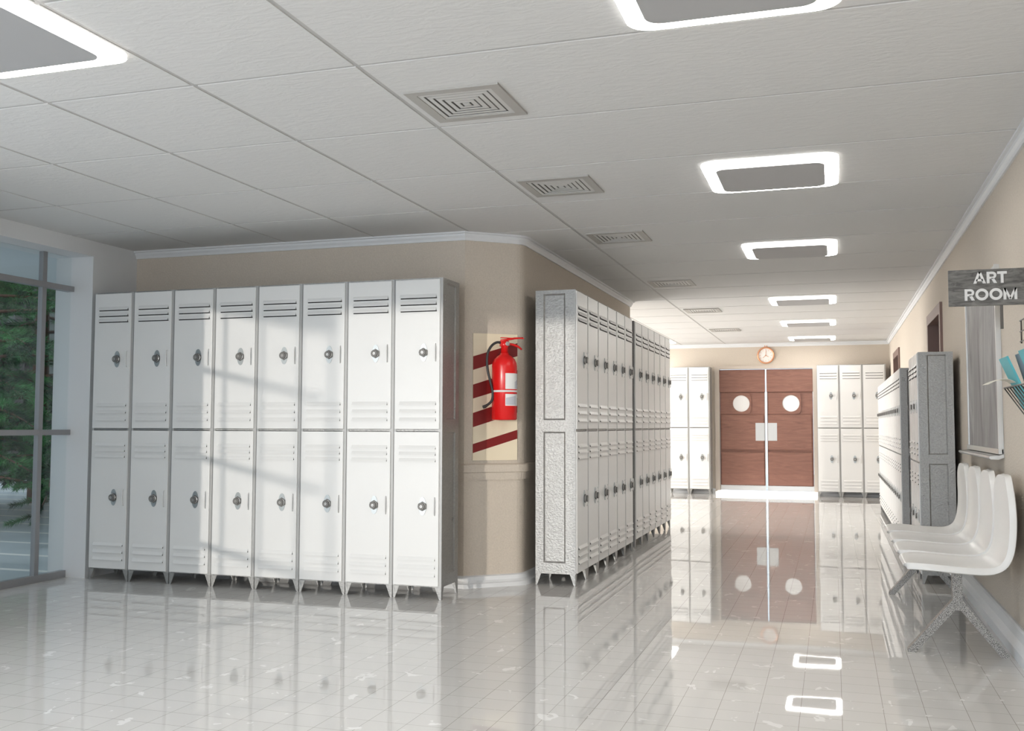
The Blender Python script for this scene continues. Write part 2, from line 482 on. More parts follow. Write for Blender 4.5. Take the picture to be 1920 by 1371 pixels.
# right wall and end wall crown / baseboard
b = B('white_trim'); b.sweep([(XR, YE), (XR, -3.5)], CROWN, closed_prof=True); struct(b.make('trim_3'))
b = B('white_trim'); b.sweep([(-8.0, YE), (XR, YE)], CROWN, closed_prof=True); struct(b.make('trim_4'))
BASER = [(0, 0), (.05, 0), (.05, .055), (.04, .065), (.024, .09), (.022, .14), (.012, .15), (0, .15)]
b = B('white_trim')
for y0, y1 in ((D1[0] - .1, -3.5), (D2[0] - .1, D1[1] + .1), (YE, D2[1] + .1)): b.sweep([(XR, y0), (XR, y1)], BASER, closed_prof=True)
struct(b.make('baseboard_right'))
b = B('white_trim')
for x0, x1 in ((-8.0, DX0 - .05), (DX1 + .05, XR - .05)): b.sweep([(x0, YE), (x1, YE)], BASE, closed_prof=True)
struct(b.make('baseboard_end'))

# window wall on the left (white reveal), added unseen jog, rear part with its windows and added opening
b = B('wall_white')
b.box(-5.93, XL, 6.46, C1[1], 0, ZC + .02)          # pillar next to the lockers
b.box(-5.93, XL, 4.3, 6.46, 2.528, ZC + .02)        # beam
b.box(-9.2, -4.9, 4.1, 4.3, 0, ZC + .3)             # unseen jog and outdoor wing, added to block and shape the sun
struct(b.make('wall_left'))
b = B('wall_white')
b.box(-5.1, -4.9, 3.8, 4.1, 0, ZC + .02); b.box(-5.1, -4.9, -3.7, 3.8, 2.20, ZC + .02); b.box(-5.1, -4.9, -3.7, 3.8, 0, .05)
b.box(-4.94, -4.9, -3.54, -3.5, 0, 2.2)
struct(b.make('wall_left_rear'))
b = B('wall')
b.box(-3.45, -3.0, -3.7, -3.5, 0, ZC + .02); b.box(.6, XR + .2, -3.7, -3.5, 0, ZC + .02); b.box(-3.0, .6, -3.7, -3.5, 0, .95); b.box(-3.0, .6, -3.7, -3.5, 2.3, ZC + .02); b.box(-4.9, -3.45, -3.7, -3.5, 2.36, ZC + .02)  # unseen window opening right of the entrance, added for the fill lamp
struct(b.make('wall_rear'))
b = B('wall_white')
b.box(-8.2, -8.0, YW, 18.1, 2.45, ZC + .02); b.box(-8.2, -8.0, YW, 18.1, 0, .12); b.box(-8.2, -8.0, YW, YW + .3, .12, 2.45); b.box(-8.2, -8.0, 17.8, 18.1, .12, 2.45)
struct(b.make('wall_left_far'))

def window(name, x, y0, y1, z0, z1, mull, trans, w=.05):
    root = struct(empty(name, (x, y0, 0)))
    b = B('alu')
    b.box(-w / 2, w / 2, 0, y1 - y0, z0, z0 + .055)
    b.make('bottom_rail', root)
    for m in mull:
        b = B('alu'); b.box(-w / 2 + .004, w / 2 - .004, m - y0 - .021, m - y0 + .021, z0, z1); b.make('mullion', root)
    for t in trans:
        b = B('alu'); b.box(-w / 2 - .008, w / 2 + .008, 0, y1 - y0, t - .021, t + .021); b.make('transom', root)
    if name != 'window_2':
        b = B('glass'); b.box(-.004, .004, 0, y1 - y0, z0 + .05, z1); b.make('glass_pane', root)
    return root
window('window_1', -5.78, 4.3, 6.50, 0, 2.528, [6.16, 5.25, 4.4], [2.272, 1.135])
window('window_2', -5.0, -3.5, 3.8, .05, 2.2, [1.9, -.2, -2.3], [1.72, 1.06, .42], .035)
window('window_3', -8.1, 11.85, 17.8, .12, 2.45, [13.3, 14.8, 16.3], [1.3])

# ------------------------------------------------------------------ outdoors
b = B('wall_white'); b.box(-3.85, 4, -7.3, -7, -.02, 3.2); struct(b.make('wall_sun_blocker'))  # unseen wall, added to keep sun out of the rear window opening
b = B('paving'); b.box(-40, -5.93, 4.3, 45, -.12, -.02); struct(b.make('paving'))
b = B('paving'); b.box(-14, 6, -30, -3.7, -.12, -.02); b.box(-14, -5.1, -3.7, 4.1, -.12, -.02); struct(b.make('paving_rear'))
b = B('paving'); b.box(-6, 6, 18.3, 26, -.12, -.02); struct(b.make('paving_far'))
b = B('soffit'); b.box(-7.45, -5.93, 4.3, 11.5, 2.60, 2.80, bev=.01); struct(b.make('roof_overhang'))
b = B('hedge_wall', 'slot')
b.box(-30, -12.5, 17.5, 24, -.02, 8)
for k in range(12): b.box(-29 + k * 1.5, -28.7 + k * 1.5, 17.35, 17.5, -.02, 7.6, 1)
fb = b.make('neighbouring_building')
tag(fb, 'dark slate building with vertical piers standing behind the pine trees', 'building')

# pine: trunk, boughs and needle mass
def pine(seed, H=5.2, nb=64, R=2.5):
    rnd = random.Random(seed)
    root = empty('pine_tree')
    b = B('bark'); b.tube([(0, 0, -.02), (.03, .02, H * .4), (0, 0, H)], [.13, .09, .015], 9); b.make('trunk', root)
    bb = B('bark'); nb_ = B('needles')
    def needles(p, t, n, L):
        a = t.orthogonal().normalized(); c = t.cross(a)
        for k in range(n):
            q = rnd.uniform(0, 2 * PI); d = (a * math.cos(q) + c * math.sin(q)) * rnd.uniform(.5, 1) + t * rnd.uniform(.5, 1.1)
            d.normalize(); o = p + t * rnd.uniform(-.03, .03)
            s = d.cross(Vector((rnd.uniform(-1, 1), rnd.uniform(-1, 1), rnd.uniform(-1, 1)))).normalized() * .0052
            l = L * rnd.uniform(.7, 1.1)
            f = nb_.bm.faces.new([nb_.bm.verts.new(o - s), nb_.bm.verts.new(o + s), nb_.bm.verts.new(o + d * l)])
    for i in range(nb):
        z = .62 + (H - .8) * (i / nb) ** 1.05; a = i * 2.399 + rnd.uniform(-.3, .3)
        L = (R * (1 - z / H) + .35) * rnd.uniform(.8, 1.1)
        dirv = Vector((math.cos(a), math.sin(a), rnd.uniform(-.12, .18)))
        p0 = Vector((0, 0, z)); pts = []
        for k in range(6):
            t = k / 5; p = p0 + dirv * L * t + Vector((0, 0, -.35 * L * t * t * .5)); pts.append(p)
        bb.tube([tuple(p) for p in pts], [.022, .018, .014, .011, .008, .004], 4, cap=False)
        ntw = int(5 + L * 9)
        for k in range(ntw):
            t = .15 + .85 * (k + .5) / ntw; i0 = min(4, int(t * 5)); u = t * 5 - i0
            p = pts[i0].lerp(pts[i0 + 1], u); td = (pts[i0 + 1] - pts[i0]).normalized()
            side = td.cross(Vector((0, 0, 1))).normalized() * (1 if k % 2 else -1)
            tw = (td * .8 + side * rnd.uniform(.5, 1.) + Vector((0, 0, rnd.uniform(-.35, .15)))).normalized()
            tl = rnd.uniform(.16, .34)
            bb.tube([tuple(p), tuple(p + tw * tl)], [.005, .002], 3, cap=False)
            m = int(tl / .04)
            for j in range(m + 1): needles(p + tw * tl * j / m, tw, 15, .095)
    bb.make('boughs', root, recalc=False)
    nb_.make('needles', root, recalc=False)
    return root
def spray(loc, dirs):
    rnd = random.Random(11)
    root = empty('pine_branch', loc)
    bb = B('bark'); nb_ = B('needles')
    def tuft(p, t, n, L):
        a = t.orthogonal().normalized(); c = t.cross(a)
        for k in range(n):
            q = rnd.uniform(0, 2 * PI); d = ((a * math.cos(q) + c * math.sin(q)) * rnd.uniform(.5, 1) + t * rnd.uniform(.4, 1.)).normalized()
            s = d.cross(Vector((rnd.uniform(-1, 1), rnd.uniform(-1, 1), rnd.uniform(-1, 1)))).normalized() * .003
            nb_.bm.faces.new([nb_.bm.verts.new(p - s), nb_.bm.verts.new(p + s), nb_.bm.verts.new(p + d * L * rnd.uniform(.7, 1.1))])
    main = [Vector((0, 0, 0)), Vector((.12, -.15, -.10)), Vector((.20, -.32, -.24)), Vector((.24, -.48, -.40))]
    bb.tube([tuple(q) for q in [Vector((-.5, .9, .45))] + main], [.02, .012, .009, .007, .004], 6, cap=False)
    segs = [(main[0], main[-1])]
    for k in range(5):
        p = main[0].lerp(main[-1], k / 5); sd = 1 if k % 2 else -1
        e = p + Vector((.24 * sd * (1 - k * .1), -.22, -.06 + .02 * sd)); segs.append((p, e)); bb.tube([tuple(p), tuple(e)], [.006, .003], 4, cap=False)
    for p, e in segs:
        t = (e - p).normalized(); m = int((e - p).length / .018)
        for j in range(m + 1): tuft(p.lerp(e, j / m), t, 22, .07)
    bb.make('twigs', root, recalc=False); nb_.make('needles', root, recalc=False)
    return root
tag(spray((-7.75, 8.45, .62), None), 'low pine branch hanging above the striped paving outside the window', 'branch')
p1 = pine(3); p1.location = (-9.6, 9.3, -.02)
tag(p1, 'green pine tree standing just outside the left window', 'tree', 'pine trees outside the window')
for i, (x, y, rz, s, lb) in enumerate([(-11.8, 12.6, 2., 1.25, 'taller pine tree behind, between the front pine and the dark building'),
                       (-10.0, 12.9, 4.1, 1.15, 'pine tree behind the front one, close to the white window jamb'),
                       (-11.6, 10.4, 5.2, 1.1, 'pine tree seen at the left edge of the window behind the mullion')]):
    t = dup(p1, (x, y, -.02), rz, s); tag(t, lb, 'tree', 'pine trees outside the window')

# ------------------------------------------------------------------ ceiling lights
def make_light():
    root = empty('ceiling_light')
    S = .735
    b = B('diffuser', 'diffuser_face'); oo = rrect(0, 0, S, S + .02, .09, 8); b.prism(oo, -.011, 0)
    b.ring(oo, rrect(0, 0, S - .20, S - .24, .05, 8), -.012, -.0112, 'z', 1); b.make('diffuser', root)
    b = B('lamp_plate'); b.prism(rrect(0, 0, S - .152, S - .172, .06, 8), -.030, -.0125); b.make('cover_plate', root)
    return root
lights = [(-.317, .55, 'added unseen ceiling light over the corridor just behind the camera'),  # the lamps behind the camera are unseen, added for more light
          (-.317, -2.1, 'added unseen ceiling light over the corridor nearest the entrance behind the camera'),
          (-2.975, .2, 'added unseen ceiling light over the hall behind the camera'),
          (-2.975, -2.4, 'added unseen ceiling light over the hall beside the entrance behind the camera'),
          (-.317, 3.17, 'nearest ceiling light over the corridor, cut by the top edge of the picture'),
          (-.317, 5.853, 'large lit square ceiling light over the corridor beside the second vent'),
          (-.317, 8.44, 'second fully visible ceiling light down the corridor'),
          (-.317, 11.95, 'third fully visible ceiling light down the corridor'),
          (-.317, 14.62, 'fourth fully visible ceiling light down the corridor'),
          (-.317, 17.22, 'farthest ceiling light, just before the clock and double door'),
          (-2.975, 2.86, 'square ceiling light in the top left corner, over the hall by the window'),
          (-2.975, 17.2, 'sliver of lit ceiling light peeking out behind the far locker bank')]
L0 = None
for x, y, lb in lights:
    o = make_light() if L0 is None else dup(L0, (0, 0, 0))
    L0 = L0 or o
    o.location = (x, y, ZC); tag(o, lb, 'ceiling light', 'square ceiling lights')

# ------------------------------------------------------------------ vents
def make_vent():
    root = empty('ceiling_vent'); W = .435
    b = B('vent_frame'); b.ring([(-W / 2, -W / 2), (W / 2, -W / 2), (W / 2, W / 2), (-W / 2, W / 2)], [(-W / 2 + .045, -W / 2 + .045), (W / 2 - .045, -W / 2 + .045), (W / 2 - .045, W / 2 - .045), (-W / 2 + .045, W / 2 - .045)], -.010, 0)
    b.make('frame', root)
    b = B('vent_dark'); b.box(-W / 2 + .04, W / 2 - .04, -W / 2 + .04, W / 2 - .04, -.003, 0); b.make('backing', root)
    b = B('vent')
    for k in range(5):
        o = .172 - k * .031; i = o - .0215
        q = lambda r: [(-r, -r), (r, -r), (r, r), (-r, r)]
        zo, zi = -.007, -.0085
        vo = [b.v((x, y, zo)) for x, y in q(o)]; vi = [b.v((x, y, zi)) for x, y in q(i)]
        vi2 = [b.v((x, y, zi + .0025)) for x, y in q(i)]; vo2 = [b.v((x, y, zo + .0025)) for x, y in q(o)]
        for a in range(4):
            c = (a + 1) % 4
            b.face([vo[a], vo[c], vi[c], vi[a]]); b.face([vi[a], vi[c], vi2[c], vi2[a]]); b.face([vi2[a], vi2[c], vo2[c], vo2[a]]); b.face([vo2[a], vo2[c], vo[c], vo[a]])
    b.box(-.016, .016, -.016, .016, -.009, -.005)
    b.make('louvres', root)
    return root
vents = [(4.145, 'nearest square ceiling vent, largest in the picture'), (5.785, 'second square ceiling vent from the camera'),
         (7.505, 'third ceiling vent, near the chamfered wall corner'), (10.14, 'fourth ceiling vent, above the end of the locker bank'),
         (12.67, 'fifth ceiling vent down the corridor'), (15.36, 'farthest ceiling vent, small and pale near the end wall')]
V0 = None
for y, lb in vents:
    o = make_vent() if V0 is None else dup(V0, (0, 0, 0))
    V0 = V0 or o
    o.location = (-1.549, y, ZC); tag(o, lb, 'vent', 'square ceiling vents')

# ------------------------------------------------------------------ lockers
LW, LD, LH, LS = .368, .312, 2.228, 1.163
def make_locker():
    root = empty('school_locker')
    # carcass: front frame, side panels with a recessed field, top, back
    b = B('galv')
    t = .016
    w, d = LW - .003, LD
    x0 = .0015; x1 = x0 + w
    def side(xo, sgn):
        # outer sheet at xo, built as frame + recessed fields
        xi = xo + sgn * t
        X0, X1 = min(xo, xi), max(xo, xi)
        fields = [(1.237, 2.20), (.165, 1.150)]
        ya, yb = .078, d - .062
        b.box(X0, X1, 0, ya, .085, LH); b.box(X0, X1, yb, d, .085, LH)
        b.box(X0, X1, ya, yb, .085, fields[1][0]); b.box(X0, X1, ya, yb, fields[1][1], fields[0][0]); b.box(X0, X1, ya, yb, fields[0][1], LH)
        for z0, z1 in fields:
            e = .012; xr = xo + sgn * .009
            o = [b.v((xo, y, z)) for y, z in ((ya, z0), (yb, z0), (yb, z1), (ya, z1))]
            i = [b.v((xr, y, z)) for y, z in ((ya + e, z0 + e), (yb - e, z0 + e), (yb - e, z1 - e), (ya + e, z1 - e))]
            for k in range(4): b.face([o[k], o[(k + 1) % 4], i[(k + 1) % 4], i[k]])
            b.face(i)
    side(x0, 1); side(x1, -1)
    b.box(x0 + t, x1 - t, 0, d, LH - .016, LH); b.box(x0 + t, x1 - t, d - .006, d, .085, LH - .016)
    b.box(x0 + t, x1 - t, 0.004, d - .006, .085, .10); b.box(x0 + t, x1 - t, 0.001, d - .006, LS - .008, LS + .004)
    b.box(x0 + t, x1 - t, .0015, .02, LH - .03, LH - .016)
    body = b.make('carcass', root)
    b = B('frame_grey')
    b.box(x0, x0 + .018, -.003, 0, .086, LH - .001); b.box(x1 - .032, x1, -.003, 0, .086, LH - .001); b.make('front_frame', root)
    # thin seam line between the tiers around the side is the gap of the two fields; four splayed feet
    for fx, fy in ((0, 0), (1, 0), (0, 1), (1, 1)):
        b = B('galv')
        xa, xb = (x0, x0 + .05) if fx == 0 else (x1 - .05, x1)
        ya, yb = (0., .045) if fy == 0 else (d - .045, d)
        cx = x0 if fx == 0 else x1 - .014
        cy = 0. if fy == 0 else d - .014
        top = [(xa, ya), (xb, ya), (xb, yb), (xa, yb)]; bot = [(cx, cy), (cx + .014, cy), (cx + .014, cy + .014), (cx, cy + .014)]
        # folded angle foot: two tapering plates
        th = .004
        yo = 0 if fy == 0 else d - th
        if fx == 0: b.prism([(xa, .086), (xb, .086), (xa + .016, 0), (xa, 0)], yo, yo + th, 'y')
        else: b.prism([(xb, .086), (xa, .086), (xb - .016, 0), (xb, 0)], yo, yo + th, 'y')
        xo = x0 if fx == 0 else x1 - th
        if fy == 0: b.prism([(ya, .086), (yb, .086), (.014, 0), (0, 0)], xo, xo + th, 'x')
        else: b.prism([(yb, .086), (ya, .086), (d - .014, 0), (d, 0)], xo, xo + th, 'x')
        b.make('leg', root)
    # doors
    def door(z0, z1, top_l, bot_l, zk):
        b = B('enamel', 'slot')
        a0, a1 = x0 + .008, x1 - .020
        b.box(a0, a1, -.012, .0, z0, z1, 0, bev=.0035)
        for zl in top_l + bot_l:
            l0, l1 = a0 + .038, a1 - .026; h = .026; p = .0095; yf = -.012
            # louvre: slanting hood opening downwards, with open ends
            q = [(l0, yf, zl + h), (l1, yf, zl + h), (l1, yf - p, zl + .004), (l0, yf - p, zl + .004)]
            vs = [b.v(c) for c in q]; b.face(vs, 0)
            lip = [b.v((l0, yf - p, zl + .004)), b.v((l1, yf - p, zl + .004)), b.v((l1, yf - p, zl)), b.v((l0, yf - p, zl))]
            b.face(lip, 0)
            und = [b.v((l0, yf - p + .0008, zl + .0005)), b.v((l1, yf - p + .0008, zl + .0005)), b.v((l1, yf - .0004, zl + .0005)), b.v((l0, yf - .0004, zl + .0005))]
            b.face(und, 1)
            if zl > 1.9: b.box(l0 + .002, l1 + .004, yf - .0012, yf + .001, zl - .0065, zl + .001, 1)
            for xx, sg in ((l0, -1), (l1, 1)):
                tri = [b.v((xx, yf - .0003, zl + h)), b.v((xx, yf - p, zl + .004)), b.v((xx, yf - p, zl)), b.v((xx, yf - .0003, zl))]
                b.face(tri, 0)
                hole = [b.v((xx + sg * .0006, yf - .0008, zl + .013)), b.v((xx + sg * .0006, yf - p + .001, zl + .006)), b.v((xx + sg * .0006, yf - p + .001, zl + .001)), b.v((xx + sg * .0006, yf - .0008, zl + .001))]
                b.face(hole, 1)
        dr = b.make('door', root, recalc=False)
        # lock
        kx = a0 + .218
        b = B('plate_metal')
        b.T = Matrix.Translation((kx, 0, zk))
        b.prism([(.027 * math.cos(q * PI / 12), .064 * math.sin(q * PI / 12)) for q in range(24)], -.0155, -.0118, 'y')
        b.make('lock_plate', dr)
        b = B('dial', 'dial_ring')
        b.T = Matrix.Translation((kx, 0, zk))
        b.prism([(.033 * math.cos((q + .5) * PI / 3), .033 * math.sin((q + .5) * PI / 3)) for q in range(6)], -.0245, -.0152, 'y', 0)
        b.lathe([(.0275, -.024), (.0275, -.028), (.0255, -.029)], 24, 'y', 1, False)
        b.lathe([(.0250, -.0275), (.0250, -.041), (.0225, -.0425), (.017, -.0425), (.0155, -.0410), (.0095, -.0410), (.009, -.0430), (.004, -.0430)], 24, 'y', 0, False, [0, 0, 0, 1, 0, 0, 1, 0])
        b.make('combination_dial', dr)
        b = B('enamel')
        hx = a1 - .030
        b.tube([(hx, -.011, zk + .062), (hx, -.021, zk + .052), (hx, -.026, zk + .02), (hx, -.026, zk - .02), (hx, -.021, zk - .052), (hx, -.011, zk - .062)], [.0035, .0045, .005, .005, .0045, .0035], 6)
        b.make('handle', dr)
        return dr
    door(LS + .006, LH - .010, [2.088, 2.042, 1.996], [1.337, 1.282, 1.225], 1.703)
    door(.092, LS - .012, [1.03, .987, .942], [.264, .21, .155], .637)
    return root
L = make_locker()
first = True
def put(loc, rz, s, label, group):
    global first
    o = L if first else dup(L, (0, 0, 0))
    first = False
    o.location = loc; o.rotation_euler = (0, 0, rz); o.scale = (s, s, s)
    tag(o, label, 'locker', group)
ordw = ['first', 'second', 'third', 'fourth', 'fifth', 'sixth', 'seventh', 'eighth', 'ninth', 'tenth', 'eleventh', 'twelfth', 'thirteenth', 'fourteenth', 'fifteenth', 'sixteenth', 'seventeenth']
front_desc = ['white two-tier locker fully in shade against the window jamb, leftmost of the front bank',
              'white two-tier locker in shade, second from the window in the front bank',
              'white two-tier locker cut by the vertical sunlight edge, third from the window',
              'sunlit white two-tier locker, fourth from the window in the front bank',
              'sunlit white two-tier locker, fifth from the window in the front bank',
              'sunlit white two-tier locker where the diagonal shadows fade, sixth from the window',
              'sunlit white two-tier locker, second from the extinguisher end of the front bank',
              'sunlit white two-tier locker at the corner beside the fire extinguisher, end of the front bank']
for i in range(8): put((-5.5197 + i * LW, 6.439, 0), 0, 1, front_desc[i], 'front bank of white lockers')
put((-1.8495, 7.3028, 0), PI / 2, 1, 'white locker with hammered steel side facing the camera, nearest in the corridor bank', 'corridor bank of lockers')
for i in range(1, 6): put((-1.8495, 7.3028 + i * LW, 0), PI / 2, 1, 'white locker, %s from the camera in the nearer left corridor bank' % ordw[i], 'corridor bank of lockers')
for i in range(6): put((-1.8565, 9.6789 + i * LW, 0), PI / 2, 1, 'white locker, %s from the camera in the farther left corridor bank beyond the gap' % ordw[i], 'farther corridor bank of lockers')
YEN = 17.72
put((-2.0572 - LW, YEN, 0), 0, 1, 'bright white locker directly left of the wooden double door', 'lockers on the end wall')
put((-2.0572 - 2 * LW, YEN, 0), 0, 1, 'bright white locker, second left of the wooden double door, partly hidden', 'lockers on the end wall')
put((-.2647, YEN, 0), 0, 1, 'bright white locker directly right of the wooden double door', 'lockers on the end wall')
put((-.2647 + LW, YEN, 0), 0, 1, 'bright white locker, second right of the wooden double door', 'lockers on the end wall')
put((-.2647 + 2 * LW, YEN, 0), 0, 1, 'white locker in the far right corner, half hidden by the right corridor bank', 'lockers on the end wall')
SR = .793
for i in range(3):
    put((.625, 8.25 + (i + 1) * LW * SR, 0), -PI / 2, SR, ['short locker behind the bench, its grey steel side facing the camera', 'short white locker, second of the three behind the bench', 'short white locker, last of the three behind the bench'][i], 'short lockers behind the bench')
for i in range(17):
    put((.628, 10.46 + (i + 1) * LW * SR, 0), -PI / 2, SR, 'short white locker, %s from the camera in the long right corridor bank' % ordw[i] if i else 'short white locker with dark grey side, nearest in the long right bank', 'long right bank of short lockers')

# ------------------------------------------------------------------ extinguisher and its panel on the chamfer
c1 = Vector(C1); c2 = Vector(C2); du = (c2 - c1).normalized(); dn = Vector((du.y, -du.x))
CH = Matrix(((du.x, dn.x * -1, 0, c1.x), (du.y, dn.y * -1, 0, c1.y), (0, 0, 1, 0), (0, 0, 0, 1)))   # local x along wall, -y out of the wall
p = B('cream', 'dark_red')
U0, U1, Z0, Z1 = .066, .424, .935, 1.888
p.box(U0, U1, -.008, -.0005, Z0, Z1)
fz = lambda y: Z1 - (y - 122) / 1078 * (Z1 - Z0)
for l0, l1, r0, r1 in ((320, 435, 195, 308), (560, 678, 430, 555), (800, 920, 668, 795), (1062, 1138, 942, 1018)):
    p.prism([(U0, fz(l1)), (U1, fz(r1)), (U1, fz(r0)), (U0, fz(l0))], -.0088, -.008, 'y', 1)
po = p.make('striped_panel'); po.matrix_world = CH
tag(po, 'cream wall panel with dark red diagonal stripes behind the extinguisher', 'sign panel')

ext = empty('fire_extinguisher')
ux, wy = .272, -.125; R_ = .094
ext.matrix_world = CH @ Matrix.Translation((ux, wy, 1.236))
b = B('red')
b.lathe([(R_ - .008, 0), (R_, .008), (R_, .40), (R_ - .004, .425), (R_ - .016, .452), (R_ - .04, .475), (.034, .488), (.030, .50)], 40)
b.make('cylinder', ext)
b = B('red'); b.lathe([(.026, .498), (.026, .545), (.03, .548), (.03, .575), (.022, .585)], 20)
b.box(-.034, .03, -.018, .018, .55, .592, bev=.004); b.make('valve', ext)
b = B('red'); b.tube([(-.03, 0, .592), (.02, 0, .60), (.08, 0, .612), (.15, 0, .618)], [.008, .008, .008, .006], 8)
b.prism([(-.03, -.014), (.155, -.010), (.155, .010), (-.03, .014)], .610, .616); b.make('lever', ext)
b = B('red'); b.tube([(.02, 0, .57), (.07, 0, .565), (.11, 0, .552), (.14, 0, .530)], [.008, .009, .009, .006], 8); b.make('carrying_handle', ext)
b = B('gauge'); b.T = Matrix.Translation((.012, -.018, .568)); b.lathe([(.017, -.006), (.017, -.014), (.013, -.016)], 20, 'y'); b.make('pressure_gauge', ext)
b = B('rubber')
hp = [(-.03, 0, .575), (-.06, -.002, .578), (-.10, -.004, .555), (-.132, -.006, .505), (-.142, -.008, .44), (-.135, -.01, .36), (-.118, -.012, .29), (-.10, -.012, .22), (-.098, -.014, .17), (-.112, -.016, .135), (-.15, -.018, .105), (-.175, -.02, .095)]
def smooth_path(P, n=4):
    P = [Vector(q) for q in P]; out = []
    for i in range(len(P) - 1):
        a, q, c, d = P[max(i - 1, 0)], P[i], P[i + 1], P[min(i + 2, len(P) - 1)]
        for k in range(n):
            t = k / n; out.append(.5 * ((2 * q) + (c - a) * t + (2 * a - 5 * q + 4 * c - d) * t * t + (3 * q - a - 3 * c + d) * t ** 3))
    out.append(P[-1]); return out
sp = smooth_path(hp)
b.tube(sp, [.0095] * (len(sp) - 5) + [.011, .0125, .0125, .0125, .0125], 10); b.make('hose', ext)
def wrap(z0, z1, a0, a1, mats, tri=None, rr=R_ + .0008):
    b = B(*mats); n = 20
    lo = []; hi = []
    for k in range(n + 1):
        a = a0 + (a1 - a0) * k / n; c = (math.sin(a) * rr, -math.cos(a) * rr)
        lo.append(b.v((c[0], c[1], z0))); hi.append(b.v((c[0], c[1], z1)))
    for k in range(n): b.face([lo[k], lo[k + 1], hi[k + 1], hi[k]], 0, True)
    if tri:
        f0, f1, zz0, zz1, slant = tri; r2 = rr + .0006; m = 10
        for k in range(m):
            t0, t1 = f0 + (f1 - f0) * k / m, f0 + (f1 - f0) * (k + 1) / m
            P = []
            for t, zf in ((t0, 0), (t1, 0), (t1, 1), (t0, 1)):
                a = a0 + (a1 - a0) * t; u = (t - f0) / (f1 - f0)
                z = zz0 if zf == 0 else zz0 + (zz1 - zz0) * (1 - slant + slant * u)
                P.append(b.v((math.sin(a) * r2, -math.cos(a) * r2, z)))
            b.face(P, 1, True)
    return b
wrap(.228, .345, -.30, 1.5, ('label', 'label_grey'), (.48, .92, .232, .315, .4)).make('upper_label', ext, recalc=False)
wrap(.105, .192, -.30, 1.5, ('label', 'label_grey'), (.02, .55, .112, .180, .25)).make('lower_label', ext, recalc=False)
b = B('label'); b.T = Matrix.Translation((0, 0, .206)); b.lathe([(R_ + .002, 0), (R_ + .002, .014)], 40)
b.make('strap', ext)
b = B('gauge'); b.box(-.02, .02, R_ - .01, -wy - .0095, .30, .34); b.make('wall_bracket', ext)
tag(ext, 'red fire extinguisher with black hose and white labels hung on the striped panel', 'fire extinguisher')

# ------------------------------------------------------------------ double door at the end
def door_leaf(x0, x1, mirror):
    root = struct(empty('door_1' if not mirror else 'door_2', (x0, YE + .06, 0)))
    w = x1 - x0
    b = B('wood')
    b.box(0, w, 0, .045, .06, 2.19)
    b.box(-.004, w + .004, -.034, 0, 1.79, 2.19, bev=.006)                     # top slab
    ci = w / 2 + (-.02 if not mirror else .02)
    b.box(.008, w - .004, -.008, 0, 1.402, 1.782, bev=.004)
    so = []; si = []
    for k in range(48):
        a = 2 * PI * k / 48; c, q = math.cos(a), math.sin(a)
        rr = (abs(c / .1725) ** 5 + abs(q / .186) ** 5) ** (-1 / 5)
        so.append((ci + rr * c, 1.588 + rr * q)); si.append((ci + .146 * c, 1.588 + .146 * q))
    b.ring(so, si, -.030, -.006, 'y')
    for z0, z1 in ((.775, 1.385), (.155, .728)):
        b.box(.015, w - .02, -.034, 0, z0, z1, bev=.012)
        b.ring([(.004, z0 - .012), (w - .008, z0 - .012), (w - .008, z1 + .012), (.004, z1 + .012)], [(.03, z0 + .014), (w - .034, z0 + .014), (w - .034, z1 - .014), (.03, z1 - .014)], -.012, 0, 'y')
    b.make('wooden_panel', root)
    b = B('window_disc'); b.T = Matrix.Translation((ci, 0, 1.588)); b.lathe([(.147, -.004), (.147, -.016), (.142, -.018)], 40, 'y'); b.make('round_window', root)
    b = B('push_plate'); b.box(.0, w, -.012, 0, .062, .148, bev=.002); b.make('kick_plate', root)
    b = B('push_plate')
    if mirror: b.box(.012, .168, -.036, -.020, .932, 1.245, bev=.003)
    else: b.box(w - .168, w - .012, -.036, -.020, .932, 1.245, bev=.003)
    b.make('push_plate', root)
    b = B('steel')
    if mirror: b.box(-.004, .006, -.024, .045, .06, 2.19)
    else: b.box(w - .006, w + .004, -.024, .045, .06, 2.19)
    b.make('edge_strip', root)
    return root
MX = -1.131
door_leaf(DX0 + .035, MX - .016, False); door_leaf(MX + .016, DX1 - .035, True)
b = B('frame_beige')
b.box(DX0 - .05, DX0 + .03, YE - .02, YE + .12, 0, DZ + .04); b.box(DX1 - .03, DX1 + .05, YE - .02, YE + .12, 0, DZ + .04); b.box(DX0 + .03, DX1 - .03, YE - .02, YE + .12, DZ - .015, DZ + .04)
struct(b.make('trim_5'))
b = B('spill_glow'); b.box(-1.965, -.275, 17.66, YE + .06, 0.001, .055, bev=.004)  # step glows in place of light spilled before the doors
tag(b.make('step_spill_glow'), 'raised white step before the wooden double door, glow added for spilled light', 'step')

